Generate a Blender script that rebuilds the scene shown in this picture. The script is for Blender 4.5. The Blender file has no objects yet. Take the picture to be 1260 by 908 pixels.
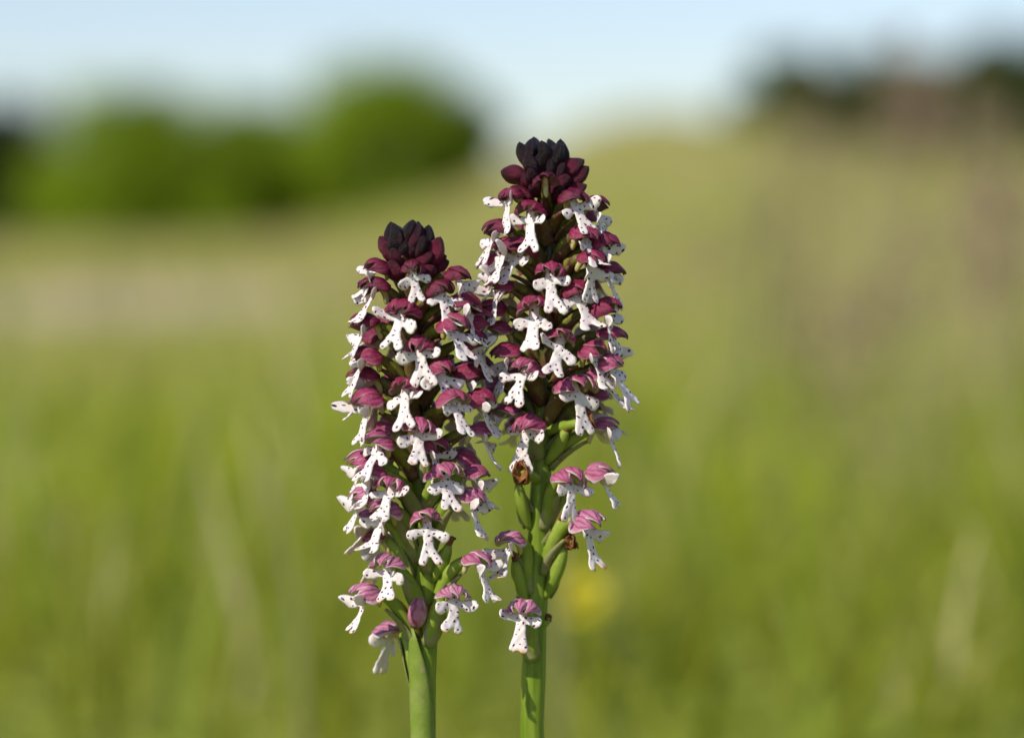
import bpy, math, random
import numpy as np
from mathutils import Vector, Matrix, Euler

R = math.radians
sc = bpy.context.scene
COL = sc.collection

# ------------------------------------------------------------------ camera
CAM = Vector((0.0, 0.0, 0.17))
PITCH = R(3.0)
FOCUS = 0.483
LENS = 100.0
PW, PH = 1260.0, 908.0
cd = bpy.data.cameras.new('camera')
cd.lens = LENS
cd.sensor_width = 36.0
cd.sensor_fit = 'HORIZONTAL'
cd.clip_start = 0.01
cd.clip_end = 5000.0
cd.dof.use_dof = True
cd.dof.focus_distance = FOCUS - 0.004
cd.dof.aperture_fstop = 7.6
cam = bpy.data.objects.new('camera', cd)
cam.location = CAM
cam.rotation_euler = (R(90) - PITCH, 0, 0)
COL.objects.link(cam)
sc.camera = cam

# ------------------------------------------------------------------ sky and sun
SUN_DIR = Vector((-0.66, -0.62, 0.78)).normalized()       # towards the sun
elev = math.asin(SUN_DIR.z)
w = bpy.data.worlds.new('World')
sc.world = w
w.use_nodes = True
nt = w.node_tree
bg = nt.nodes['Background']
sky = nt.nodes.new('ShaderNodeTexSky')
sky.sky_type = 'NISHITA'
sky.sun_disc = False
sky.sun_elevation = elev
sky.sun_rotation = math.atan2(SUN_DIR.x, SUN_DIR.y)
sky.air_density = 1.0
sky.dust_density = 0.4
sky.ozone_density = 5.0
hs = nt.nodes.new('ShaderNodeHueSaturation')
hs.inputs['Saturation'].default_value = 0.8
hs.inputs['Hue'].default_value = 0.515
nt.links.new(sky.outputs[0], hs.inputs['Color'])
nt.links.new(hs.outputs[0], bg.inputs[0])
bg.inputs[1].default_value = 0.108
sd = bpy.data.lights.new('sun', 'SUN')
sd.energy = 3.5
sd.angle = R(0.5)
sd.color = (1.0, 0.93, 0.81)
sun = bpy.data.objects.new('sun', sd)
sun.rotation_euler = SUN_DIR.to_track_quat('Z', 'Y').to_euler()
sun.location = (-5, -5, 8)
COL.objects.link(sun)
vs = sc.view_settings
vs.view_transform = 'Standard'
vs.look = 'None'
vs.exposure = 0.40
vs.gamma = 1.0
vs.use_curve_mapping = False
sc.cycles.use_denoising = True
sc.cycles.max_bounces = 8
sc.cycles.transparent_max_bounces = 8


# ------------------------------------------------------------------ helpers
def ray(px, py):
    k = 36.0 / LENS / PW
    d = Vector(((px - PW / 2) * k, 1.0, (PH / 2 - py) * k))
    c, s = math.cos(PITCH), math.sin(PITCH)
    return Vector((d.x, d.y * c + d.z * s, -d.y * s + d.z * c))


def at_y(px, py, Y):
    r = ray(px, py)
    return CAM + r * ((Y - CAM.y) / r.y)


def tag(o, label=None, cat=None, group=None, kind=None):
    if label: o['label'] = label
    if cat: o['category'] = cat
    if group: o['group'] = group
    if kind: o['kind'] = kind
    return o


def empty(name, loc):
    o = bpy.data.objects.new(name, None)
    o.location = loc
    o.empty_display_size = 0.01
    COL.objects.link(o)
    return o


def link(name, me, parent=None, loc=None, rot=None):
    o = bpy.data.objects.new(name, me)
    COL.objects.link(o)
    if parent is not None: o.parent = parent
    if loc is not None: o.location = loc
    if rot is not None: o.rotation_euler = rot
    return o


class MB:
    """collects vertices, faces, uv and material slots of one mesh"""
    def __init__(s):
        s.v, s.f, s.uv, s.m = [], [], [], []

    def add(s, verts, faces, uvs=None, mat=0):
        b = len(s.v)
        s.v.extend(verts)
        s.uv.extend(uvs if uvs is not None else [(0, 0)] * len(verts))
        for f in faces:
            s.f.append([i + b for i in f])
            s.m.append(mat)

    def tube(s, pts, radii, n=8, mat=0, cap=True, ribs=0, rib_amp=0.0, flat=1.0):
        pts = [Vector(p) for p in pts]
        rings, uvs = [], []
        up = None
        for i, p in enumerate(pts):
            t = (pts[min(i + 1, len(pts) - 1)] - pts[max(i - 1, 0)]).normalized()
            if up is None:
                up = Vector((1, 0, 0)) if abs(t.x) < 0.8 else Vector((0, 1, 0))
            x = (up - t * up.dot(t)).normalized()
            y = t.cross(x)
            up = x
            for k in range(n):
                a = 2 * math.pi * k / n
                r = radii[i] * (1 + rib_amp * math.cos(ribs * a))
                rings.append(p + x * (r * math.cos(a)) + y * (r * flat * math.sin(a)))
                uvs.append((k / n, i / (len(pts) - 1)))
        faces = []
        for i in range(len(pts) - 1):
            for k in range(n):
                k2 = (k + 1) % n
                faces.append((i * n + k, i * n + k2, (i + 1) * n + k2, (i + 1) * n + k))
        if cap:
            faces.append(tuple(range(n - 1, -1, -1)))
            faces.append(tuple((len(pts) - 1) * n + k for k in range(n)))
        s.add(rings, faces, uvs, mat)

    def sheet(s, P, thick, mat_out=0, mat_in=1, UV=None):
        """P: grid [i][j] of points; gives a closed thin shell, outer side = left of i x j"""
        ni, nj = len(P), len(P[0])
        V = np.array([[tuple(q) for q in row] for row in P])
        di = np.gradient(V, axis=0); dj = np.gradient(V, axis=1)
        N = np.cross(di, dj)
        N /= np.linalg.norm(N, axis=2, keepdims=True) + 1e-12
        top = V + N * thick * 0.5
        bot = V - N * thick * 0.5
        edge = np.zeros((ni, nj), bool)
        edge[0] = edge[-1] = True; edge[:, 0] = edge[:, -1] = True
        verts = [tuple(x) for x in top.reshape(-1, 3)]
        uvs = [(j / (nj - 1), i / (ni - 1)) for i in range(ni) for j in range(nj)]
        b = len(verts)
        verts += [tuple(x) for x in bot.reshape(-1, 3)]
        uvs = uvs + uvs
        fo, fi, fe = [], [], []
        for i in range(ni - 1):
            for j in range(nj - 1):
                a, c, d, e = i * nj + j, (i + 1) * nj + j, (i + 1) * nj + j + 1, i * nj + j + 1
                fo.append((a, c, d, e))
                fi.append((b + e, b + d, b + c, b + a))
        loop = [(0, j) for j in range(nj)] + [(i, nj - 1) for i in range(1, ni)] + \
               [(ni - 1, j) for j in range(nj - 2, -1, -1)] + [(i, 0) for i in range(ni - 2, 0, -1)]
        for q in range(len(loop)):
            (i0, j0), (i1, j1) = loop[q], loop[(q + 1) % len(loop)]
            fe.append((i0 * nj + j0, i1 * nj + j1, b + i1 * nj + j1, b + i0 * nj + j0))
        base = len(s.v)
        s.v.extend(verts); s.uv.extend(uvs)
        for fs, m in ((fo, mat_out), (fi, mat_in), (fe, mat_in)):
            for f in fs:
                s.f.append([x + base for x in f]); s.m.append(m)

    def mesh(s, name, mats, smooth=True):
        me = bpy.data.meshes.new(name)
        me.from_pydata([tuple(v) for v in s.v], [], s.f)
        for m in mats: me.materials.append(m)
        if len(mats) > 1:
            me.polygons.foreach_set('material_index', s.m)
        uvl = me.uv_layers.new(name='UVMap')
        li = np.empty(len(me.loops), np.int32)
        me.loops.foreach_get('vertex_index', li)
        uv = np.array(s.uv, np.float32)[li]
        uvl.data.foreach_set('uv', uv.ravel())
        if smooth:
            me.polygons.foreach_set('use_smooth', [True] * len(me.polygons))
        me.update()
        return me


def np_mesh(name, V, F, mat, color=None, smooth=False):
    """V (n,3); F (m,3) triangles; color (n,3)"""
    me = bpy.data.meshes.new(name)
    n, m = len(V), len(F)
    me.vertices.add(n)
    me.vertices.foreach_set('co', np.asarray(V, np.float32).ravel())
    me.loops.add(m * 3)
    me.loops.foreach_set('vertex_index', np.asarray(F, np.int32).ravel())
    me.polygons.add(m)
    me.polygons.foreach_set('loop_start', np.arange(0, m * 3, 3, dtype=np.int32))
    me.polygons.foreach_set('use_smooth', np.full(m, smooth))
    if color is not None:
        ca = me.color_attributes.new('tint', 'FLOAT_COLOR', 'POINT')
        c4 = np.ones((n, 4), np.float32); c4[:, :3] = color
        ca.data.foreach_set('color', c4.ravel())
    me.materials.append(mat)
    me.update(calc_edges=True)
    me.validate()
    return me


# ------------------------------------------------------------------ materials
def new_mat(name):
    m = bpy.data.materials.new(name)
    m.use_nodes = True
    t = m.node_tree
    t.nodes.clear()
    out = t.nodes.new('ShaderNodeOutputMaterial')
    return m, t, out


def N(t, typ, **kw):
    n = t.nodes.new(typ)
    for k, v in kw.items():
        if k.startswith('i_'):
            key = k[2:]
            key = int(key) if key.isdigit() else key.replace('_', ' ')
            n.inputs[key].default_value = v
        else:
            setattr(n, k, v)
    return n


def ramp(t, stops, interp='LINEAR'):
    n = t.nodes.new('ShaderNodeValToRGB')
    cr = n.color_ramp
    cr.interpolation = interp
    while len(cr.elements) < len(stops): cr.elements.new(0.5)
    for e, (p, c) in zip(cr.elements, stops):
        e.position = p
        e.color = (*c, 1) if len(c) == 3 else c
    return n


def mixc(t, fac, a, b, mode='MIX'):
    n = t.nodes.new('ShaderNodeMix')
    n.data_type = 'RGBA'
    n.blend_type = mode
    def put(sock, v):
        if isinstance(v, bpy.types.NodeSocket): t.links.new(v, sock)
        elif isinstance(v, (int, float)): sock.default_value = v
        else: sock.default_value = (*v, 1)
    put(n.inputs[0], fac); put(n.inputs[6], a); put(n.inputs[7], b)
    return n.outputs[2]


def math_(t, op, a, b=0.0, clamp=False):
    n = t.nodes.new('ShaderNodeMath')
    n.operation = op
    n.use_clamp = clamp
    for i, v in enumerate((a, b)):
        if isinstance(v, bpy.types.NodeSocket): t.links.new(v, n.inputs[i])
        else: n.inputs[i].default_value = v
    return n.outputs[0]


def smooth_(t, v, a, b):
    n = t.nodes.new('ShaderNodeMapRange')
    n.interpolation_type = 'SMOOTHSTEP'
    t.links.new(v, n.inputs[0])
    n.inputs[1].default_value = a; n.inputs[2].default_value = b
    return n.outputs[0]


def petal_surface(t, out, color, rough=0.5, trans=0.25, bump=None, bump_d=0.00006, spec=0.3, sheen=0.0):
    p = N(t, 'ShaderNodeBsdfPrincipled')
    p.inputs['Roughness'].default_value = rough
    p.inputs['Specular IOR Level'].default_value = spec
    if sheen:
        p.inputs['Sheen Weight'].default_value = sheen
        p.inputs['Sheen Roughness'].default_value = 0.4
    t.links.new(color, p.inputs['Base Color'])
    tr = N(t, 'ShaderNodeBsdfTranslucent')
    t.links.new(color, tr.inputs['Color'])
    if bump is not None:
        b = N(t, 'ShaderNodeBump')
        b.inputs['Distance'].default_value = bump_d
        b.inputs['Strength'].default_value = 0.7
        t.links.new(bump, b.inputs['Height'])
        t.links.new(b.outputs[0], p.inputs['Normal'])
    mx = N(t, 'ShaderNodeMixShader')
    mx.inputs[0].default_value = trans
    t.links.new(p.outputs[0], mx.inputs[1]); t.links.new(tr.outputs[0], mx.inputs[2])
    t.links.new(mx.outputs[0], out.inputs[0])


def attr(t, name):
    n = N(t, 'ShaderNodeAttribute')
    n.attribute_type = 'OBJECT'
    n.attribute_name = name
    return n.outputs['Fac']


def obj_noise(t, scale, detail=3.0, rough=0.6):
    tc = N(t, 'ShaderNodeTexCoord')
    oi = N(t, 'ShaderNodeObjectInfo')
    ad = N(t, 'ShaderNodeVectorMath', operation='ADD')
    t.links.new(tc.outputs['Object'], ad.inputs[0])
    t.links.new(oi.outputs['Random'], ad.inputs[1])
    n = N(t, 'ShaderNodeTexNoise')
    n.inputs['Scale'].default_value = scale
    n.inputs['Detail'].default_value = detail
    n.inputs['Roughness'].default_value = rough
    t.links.new(ad.outputs[0], n.inputs['Vector'])
    return n.outputs['Fac']


def mat_hood():
    m, t, out = new_mat('hood_purple')
    age = attr(t, 'age')
    uv = N(t, 'ShaderNodeUVMap')
    sx = N(t, 'ShaderNodeSeparateXYZ')
    t.links.new(uv.outputs[0], sx.inputs[0])
    tt, ss = sx.outputs[0], sx.outputs[1]
    nz = obj_noise(t, 700, 3)
    agen = math_(t, 'ADD', age, math_(t, 'MULTIPLY', math_(t, 'SUBTRACT', nz, 0.5), 0.45), True)
    base = ramp(t, [(0.0, (0.018, 0.003, 0.009)), (0.22, (0.13, 0.007, 0.030)), (0.45, (0.33, 0.022, 0.085)),
                    (0.7, (0.50, 0.10, 0.22)), (1.0, (0.62, 0.24, 0.38))])
    t.links.new(agen, base.inputs[0])
    # veins running along the sepal
    nv = obj_noise(t, 450, 2)
    ph = math_(t, 'ADD', math_(t, 'MULTIPLY', tt, 6.283 * 4), math_(t, 'MULTIPLY', nv, 9.0))
    vein = math_(t, 'POWER', math_(t, 'ABSOLUTE', math_(t, 'SINE', math_(t, 'MULTIPLY', ph, 0.5))), 6.0)
    dark = mixc(t, 1.0, base.outputs[0], (0.42, 0.22, 0.34), 'MULTIPLY')
    c = mixc(t, math_(t, 'MULTIPLY', vein, math_(t, 'ADD', math_(t, 'MULTIPLY', age, 0.6), 0.25)), base.outputs[0], dark)
    # pale margins on older flowers
    edge = smooth_(t, math_(t, 'ADD', math_(t, 'ABSOLUTE', math_(t, 'SUBTRACT', tt, 0.5)), math_(t, 'MULTIPLY', nz, 0.14)), 0.42, 0.56)
    c = mixc(t, math_(t, 'MULTIPLY', edge, smooth_(t, age, 0.3, 0.85)), c, (0.74, 0.62, 0.60))
    # dark tip
    tipm = math_(t, 'MULTIPLY', smooth_(t, ss, 0.72, 1.0), math_(t, 'SUBTRACT', 0.85, math_(t, 'MULTIPLY', age, 0.6)))
    c = mixc(t, tipm, c, (0.045, 0.004, 0.02))
    bn = obj_noise(t, 2600, 4, 0.75)
    petal_surface(t, out, c, 0.36, 0.22, bn, 0.0003, 0.5)
    return m


def mat_hood_in():
    m, t, out = new_mat('hood_lining')
    age = attr(t, 'age')
    nz = obj_noise(t, 600, 3)
    c = mixc(t, smooth_(t, age, 0.15, 0.75), (0.30, 0.10, 0.13), (0.68, 0.60, 0.50))
    c = mixc(t, math_(t, 'MULTIPLY', smooth_(t, nz, 0.45, 0.75), 0.5), c, (0.50, 0.38, 0.16))
    petal_surface(t, out, c, 0.5, 0.25)
    return m


def mat_lip():
    m, t, out = new_mat('lip_white')
    age = attr(t, 'age')
    uv = N(t, 'ShaderNodeUVMap')
    sx = N(t, 'ShaderNodeSeparateXYZ')
    t.links.new(uv.outputs[0], sx.inputs[0])
    nz = obj_noise(t, 500, 3)
    c = mixc(t, smooth_(t, nz, 0.4, 0.8), (0.71, 0.65, 0.62), (0.68, 0.54, 0.55))
    c = mixc(t, math_(t, 'MULTIPLY', math_(t, 'SUBTRACT', 1.0, smooth_(t, sx.outputs[1], 0.0, 0.22)), 0.55), c, (0.66, 0.42, 0.48))
    tip = math_(t, 'MULTIPLY', smooth_(t, math_(t, 'ADD', sx.outputs[1], math_(t, 'MULTIPLY', nz, 0.22)), 0.98, 1.14), smooth_(t, age, 0.45, 0.95))
    c = mixc(t, math_(t, 'MULTIPLY', tip, 0.9), c, (0.50, 0.25, 0.05))
    bn = obj_noise(t, 4200, 2)
    p = N(t, 'ShaderNodeBsdfPrincipled')
    t.links.new(c, p.inputs['Base Color'])
    p.inputs['Roughness'].default_value = 0.5
    p.inputs['Specular IOR Level'].default_value = 0.3
    p.inputs['Subsurface Weight'].default_value = 0.5
    p.inputs['Subsurface Radius'].default_value = (1.0, 0.8, 0.7)
    p.inputs['Subsurface Scale'].default_value = 0.0005
    b = N(t, 'ShaderNodeBump')
    b.inputs['Distance'].default_value = 0.00005
    b.inputs['Strength'].default_value = 0.6
    t.links.new(bn, b.inputs['Height']); t.links.new(b.outputs[0], p.inputs['Normal'])
    t.links.new(p.outputs[0], out.inputs[0])
    return m


def mat_simple(name, c1, c2, scale, rough=0.5, trans=0.0, bump_d=0.0, c3=None, spec=0.3):
    m, t, out = new_mat(name)
    nz = obj_noise(t, scale, 4)
    c = mixc(t, smooth_(t, nz, 0.32, 0.68), c1, c2)
    if c3 is not None:
        nz2 = obj_noise(t, scale * 2.7, 3)
        c = mixc(t, smooth_(t, nz2, 0.52, 0.75), c, c3)
    bn = obj_noise(t, scale * 6, 2) if bump_d else None
    petal_surface(t, out, c, rough, trans, bn, bump_d or 0.0001, spec)
    return m


def mat_bud():
    m, t, out = new_mat('bud_dark')
    age = attr(t, 'age')
    uv = N(t, 'ShaderNodeUVMap')
    sx = N(t, 'ShaderNodeSeparateXYZ')
    t.links.new(uv.outputs[0], sx.inputs[0])
    nz = obj_noise(t, 600, 3)
    a2 = math_(t, 'ADD', age, math_(t, 'MULTIPLY', math_(t, 'SUBTRACT', nz, 0.5), 0.25), True)
    base = ramp(t, [(0.0, (0.007, 0.002, 0.004)), (0.3, (0.022, 0.003, 0.009)), (1.0, (0.17, 0.008, 0.035))])
    t.links.new(a2, base.inputs[0])
    c = mixc(t, math_(t, 'MULTIPLY', math_(t, 'SUBTRACT', 1.0, smooth_(t, sx.outputs[1], 0.1, 0.55)), 0.6), base.outputs[0], (0.11, 0.008, 0.03))
    c = mixc(t, math_(t, 'MULTIPLY', smooth_(t, sx.outputs[1], 0.5, 0.95), 0.7), c, (0.007, 0.002, 0.0045))
    bn = obj_noise(t, 2600, 4, 0.75)
    petal_surface(t, out, c, 0.38, 0.03, bn, 0.0007, 0.28)
    return m


def mat_stem():
    m, t, out = new_mat('orchid_stem')
    tc = N(t, 'ShaderNodeTexCoord')
    mp = N(t, 'ShaderNodeMapping')
    mp.inputs['Scale'].default_value = (900, 900, 70)
    t.links.new(tc.outputs['Object'], mp.inputs[0])
    n = N(t, 'ShaderNodeTexNoise'); n.inputs['Scale'].default_value = 1.0; n.inputs['Detail'].default_value = 3
    t.links.new(mp.outputs[0], n.inputs['Vector'])
    c = mixc(t, smooth_(t, n.outputs['Fac'], 0.35, 0.7), (0.13, 0.21, 0.010), (0.26, 0.34, 0.035))
    uv = N(t, 'ShaderNodeUVMap'); sx = N(t, 'ShaderNodeSeparateXYZ')
    t.links.new(uv.outputs[0], sx.inputs[0])
    c = mixc(t, smooth_(t, sx.outputs[1], 0.68, 0.86), c, (0.06, 0.05, 0.02))  # upper stem tinted darker, painting in the shade between the flowers
    petal_surface(t, out, c, 0.42, 0.12, n.outputs['Fac'], 0.00012, 0.4)
    return m


def mat_tint(name, trans=0.3, rough=0.55, jitter=None):
    m, t, out = new_mat(name)
    a = N(t, 'ShaderNodeAttribute'); a.attribute_name = 'tint'
    petal_surface(t, out, a.outputs['Color'], rough, trans, None, 0.001, 0.2)
    return m


def mat_ground():
    m, t, out = new_mat('meadow_soil')
    a = N(t, 'ShaderNodeAttribute'); a.attribute_name = 'tint'
    tc = N(t, 'ShaderNodeTexCoord')
    n1 = N(t, 'ShaderNodeTexNoise'); n1.inputs['Scale'].default_value = 3.0; n1.inputs['Detail'].default_value = 8
    n2 = N(t, 'ShaderNodeTexNoise'); n2.inputs['Scale'].default_value = 60.0; n2.inputs['Detail'].default_value = 6
    t.links.new(tc.outputs['Object'], n1.inputs['Vector']); t.links.new(tc.outputs['Object'], n2.inputs['Vector'])
    c = mixc(t, smooth_(t, n1.outputs['Fac'], 0.3, 0.7), a.outputs['Color'], mixc(t, 1.0, a.outputs['Color'], (0.8, 0.9, 0.7), 'MULTIPLY'))
    c = mixc(t, smooth_(t, n2.outputs['Fac'], 0.35, 0.7), mixc(t, 1.0, c, (0.55, 0.55, 0.5), 'MULTIPLY'), c)
    p = N(t, 'ShaderNodeBsdfPrincipled'); p.inputs['Roughness'].default_value = 0.95
    p.inputs['Specular IOR Level'].default_value = 0.1
    t.links.new(c, p.inputs['Base Color'])
    b = N(t, 'ShaderNodeBump'); b.inputs['Distance'].default_value = 0.01
    t.links.new(n2.outputs['Fac'], b.inputs['Height']); t.links.new(b.outputs[0], p.inputs['Normal'])
    t.links.new(p.outputs[0], out.inputs[0])
    return m


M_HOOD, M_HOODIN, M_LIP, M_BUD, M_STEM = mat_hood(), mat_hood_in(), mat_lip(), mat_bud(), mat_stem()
M_SPOT = mat_simple('lip_spot', (0.10, 0.005, 0.05), (0.06, 0.004, 0.035), 900, 0.6)
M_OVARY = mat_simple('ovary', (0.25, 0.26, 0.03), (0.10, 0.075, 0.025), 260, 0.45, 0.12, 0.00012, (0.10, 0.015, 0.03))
M_OVARY_LOW = mat_simple('ovary_green', (0.30, 0.38, 0.06), (0.22, 0.31, 0.03), 300, 0.45, 0.15, 0.00006)
M_SPUR = mat_simple('spur', (0.55, 0.50, 0.12), (0.62, 0.52, 0.30), 400, 0.5, 0.2)
M_BRACT = mat_simple('bract_purple', (0.13, 0.025, 0.04), (0.20, 0.13, 0.05), 220, 0.5, 0.25, 0.00012, (0.24, 0.27, 0.04))
M_BRACT_LOW = mat_simple('bract_green', (0.26, 0.31, 0.07), (0.35, 0.33, 0.16), 260, 0.5, 0.25, 0.00005, (0.24, 0.13, 0.10))
M_SHEATH = mat_simple('sheath_green', (0.19, 0.28, 0.03), (0.27, 0.34, 0.07), 200, 0.45, 0.2, 0.0001, (0.30, 0.30, 0.12))
M_WITHER = mat_simple('withered', (0.30, 0.12, 0.03), (0.12, 0.04, 0.02), 420, 0.7, 0.15, 0.0002, (0.42, 0.22, 0.07))
M_COLUMN = mat_simple('column', (0.62, 0.50, 0.34), (0.55, 0.30, 0.10), 700, 0.5, 0.1)
M_GRASS = mat_tint('grass_blade', 0.45)
M_LEAF = mat_tint('shrub_leaf', 0.42, 0.5)
M_BARK = mat_simple('bark', (0.10, 0.075, 0.05), (0.05, 0.038, 0.028), 14, 0.9, 0.0, 0.01)
M_GROUND = mat_ground()
M_STRAW = mat_simple('dry_stalk', (0.42, 0.34, 0.19), (0.34, 0.27, 0.13), 60, 0.6, 0.2)
M_SEED = mat_simple('seed_head', (0.40, 0.29, 0.20), (0.34, 0.22, 0.17), 200, 0.7, 0.3)
M_YELLOW = mat_simple('yellow_petal', (0.60, 0.55, 0.015), (0.55, 0.48, 0.015), 200, 0.35, 0.3)
M_YCENTRE = mat_simple('yellow_centre', (0.45, 0.32, 0.02), (0.30, 0.25, 0.02), 800, 0.6)
M_PLANT = mat_simple('herb_green', (0.12, 0.18, 0.03), (0.09, 0.14, 0.02), 120, 0.5, 0.25)


# ------------------------------------------------------------------ terrain
def sstep(a, b, x):
    t = np.clip((x - a) / (b - a), 0, 1)
    return t * t * (3 - 2 * t)


def hash_noise(x, y, s, seed=0):
    """smooth value noise in numpy"""
    x = np.asarray(x, float) / s; y = np.asarray(y, float) / s
    xi = np.floor(x).astype(np.int64); yi = np.floor(y).astype(np.int64)
    fx = x - xi; fy = y - yi
    fx = fx * fx * (3 - 2 * fx); fy = fy * fy * (3 - 2 * fy)
    def h(a, b):
        v = np.sin(a * 127.1 + b * 311.7 + seed * 74.7) * 43758.5453
        return v - np.floor(v)
    return (h(xi, yi) * (1 - fx) + h(xi + 1, yi) * fx) * (1 - fy) + (h(xi, yi + 1) * (1 - fx) + h(xi + 1, yi + 1) * fx) * fy


def height(x, y):
    x = np.asarray(x, float); y = np.asarray(y, float)
    side = sstep(-1.6, 1.3, x)
    up = sstep(7.0, 29.0, y)
    fall = sstep(30.0, 60.0, y)
    cx = -0.25 - 0.125 * (28 - y)
    stp = 0.13 * sstep(-0.55, 0.55, x - cx) * sstep(12, 19, y) * (1 - fall)
    h = stp + 1.02 * side * up * (1 - 0.40 * sstep(1.3, 3.6, x)) - 1.1 * fall * side - 0.25 * (1 - side) * sstep(9, 30, y)
    h = h + 0.06 * sstep(4.0, 6.4, y) * (1 - sstep(-0.6, 0.5, x)) * (1 - sstep(12, 24, y) * 0.6)
    far = sstep(80, 500, np.hypot(x, y)) * -1.5
    bumps = (hash_noise(x, y, 1.7, 1) - 0.5) * 0.03 * sstep(1.5, 4, y) + (hash_noise(x, y, 6.0, 2) - 0.5) * 0.10 * sstep(6, 14, y)
    return h + bumps + far


def bare_mask(x, y):
    """trodden pale soil: a patch on the flat and the worn flank of the bank"""
    x = np.asarray(x, float); y = np.asarray(y, float)
    n = (hash_noise(x, y, 0.5, 5) - 0.5) * 0.7
    d1 = np.hypot((x + 0.64) / 0.42, (y - 4.9) / 0.95) + n * 0.5
    p = 1 - sstep(0.6, 1.15, d1)
    cx = -0.25 - 0.125 * (28 - y)                   # line up the flank
    d2 = np.abs(x - cx + 0.1) / 0.75 + n * 0.5 + (y < 15) * 5 + (y > 30) * 5
    return np.clip(p + (1 - sstep(0.4, 1.0, d2)) * 1.0, 0, 1)


def lush_mask(x, y):
    """1 = green turf, 0 = straw-coloured dry grass"""
    n = hash_noise(x, y, 0.55, 8) * 0.6 + hash_noise(x, y, 2.3, 9) * 0.4
    return np.clip(1 - sstep(1.1, 3.6, y) * 0.78 + (n - 0.5) * 0.9, 0, 1)


def ground_color(x, y):
    L = lush_mask(x, y)[..., None]
    B = bare_mask(x, y)[..., None]
    g = np.array([0.31, 0.345, 0.05]) * L + np.array([0.46, 0.41, 0.16]) * (1 - L)
    return g * (1 - B) + np.array([0.62, 0.49, 0.34]) * B


ys = np.concatenate([np.linspace(-400, -20, 8), np.linspace(-12, -1, 10), np.linspace(-0.8, 3, 60), np.linspace(3.15, 14, 70),
                     np.linspace(14.4, 60, 90), np.geomspace(63, 1800, 30)])
u = np.concatenate([-np.geomspace(1, 60, 14)[::-1], np.linspace(-0.98, 0.98, 90), np.geomspace(1, 60, 14)])
X = u[None, :] * (0.9 + np.maximum(np.abs(ys), 0.5)[:, None] * 0.33)
Y = np.repeat(ys[:, None], len(u), 1)
Z = height(X, Y)
V = np.stack([X, Y, Z], -1).reshape(-1, 3)
ni, nj = X.shape
idx = np.arange(ni * nj).reshape(ni, nj)
a, b, c, d = idx[:-1, :-1].ravel(), idx[:-1, 1:].ravel(), idx[1:, 1:].ravel(), idx[1:, :-1].ravel()
F = np.concatenate([np.stack([a, b, c], 1), np.stack([a, c, d], 1)])
me = np_mesh('meadow_ground', V, F, M_GROUND, ground_color(V[:, 0], V[:, 1]), True)
tag(link('ground', me), 'gently rising meadow ground with pale worn patches', 'ground', kind='structure')


# ------------------------------------------------------------------ grass
def grass_mesh(name, n, d0, d1, spread, len_rng, wid_rng, seed, power=1.0, lush_bias=0.0, lean=0.75):
    rg = np.random.default_rng(seed)
    D = d0 + (d1 - d0) * rg.random(n) ** power
    x = (rg.random(n) * 2 - 1) * (0.05 + np.abs(D) * spread)
    y = D
    # tufts: pull blades towards cell centres
    cell = 0.03 + 0.012 * np.abs(D)
    jx = (np.floor(x / cell) + 0.5) * cell; jy = (np.floor(y / cell) + 0.5) * cell
    k = rg.random(n) * 0.6
    x = x + (jx - x) * k; y = y + (jy - y) * k
    B = bare_mask(x, y)
    keep = rg.random(n) > B * 1.02
    x, y = x[keep], y[keep]
    n = len(x)
    L = np.clip(lush_mask(x, y) + lush_bias, 0, 1)
    tall = 0.65 + 0.7 * hash_noise(x, y, 0.35 + 0.05 * y.mean(), 12)
    ln = (len_rng[0] + (len_rng[1] - len_rng[0]) * rg.random(n) ** 1.6) * tall
    wd = wid_rng[0] + (wid_rng[1] - wid_rng[0]) * rg.random(n)
    az = rg.random(n) * 2 * np.pi
    le = lean * (0.3 + rg.random(n)) * ln
    z = height(x, y) - 0.004
    dx, dy = np.cos(az), np.sin(az)
    face = rg.random(n) * np.pi
    wx, wy = np.cos(face) * wd / 2, np.sin(face) * wd / 2
    lev = [(0, 0, 1.0), (0.4, 0.15, 0.9), (0.75, 0.5, 0.6), (1.0, 1.0, 0.0)]
    P = []
    for (h, o, wf) in lev:
        px = x + dx * le * o; py = y + dy * le * o
        pz = z + ln * h * (1 - 0.12 * o)
        if wf > 0:
            P.append(np.stack([px - wx * wf, py - wy * wf, pz], 1))
            P.append(np.stack([px + wx * wf, py + wy * wf, pz], 1))
        else:
            P.append(np.stack([px, py, pz], 1))
    V = np.stack(P, 1)                                  # n,7,3
    tri = np.array([[0, 1, 3], [0, 3, 2], [2, 3, 5], [2, 5, 4], [4, 5, 6]])
    F = (np.arange(n)[:, None, None] * 7 + tri[None]).reshape(-1, 3)
    r = rg.random(n)
    dry = (r > (0.10 + 0.86 * L))[:, None]
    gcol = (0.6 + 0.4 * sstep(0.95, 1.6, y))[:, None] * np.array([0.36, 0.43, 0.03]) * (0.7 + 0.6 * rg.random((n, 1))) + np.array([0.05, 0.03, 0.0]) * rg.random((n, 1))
    scol = np.array([0.60, 0.53, 0.21]) * (0.7 + 0.5 * rg.random((n, 1)))
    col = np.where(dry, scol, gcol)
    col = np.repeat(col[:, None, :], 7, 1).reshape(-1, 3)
    return np_mesh(name, V.reshape(-1, 3), F, M_GRASS, col)


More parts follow.
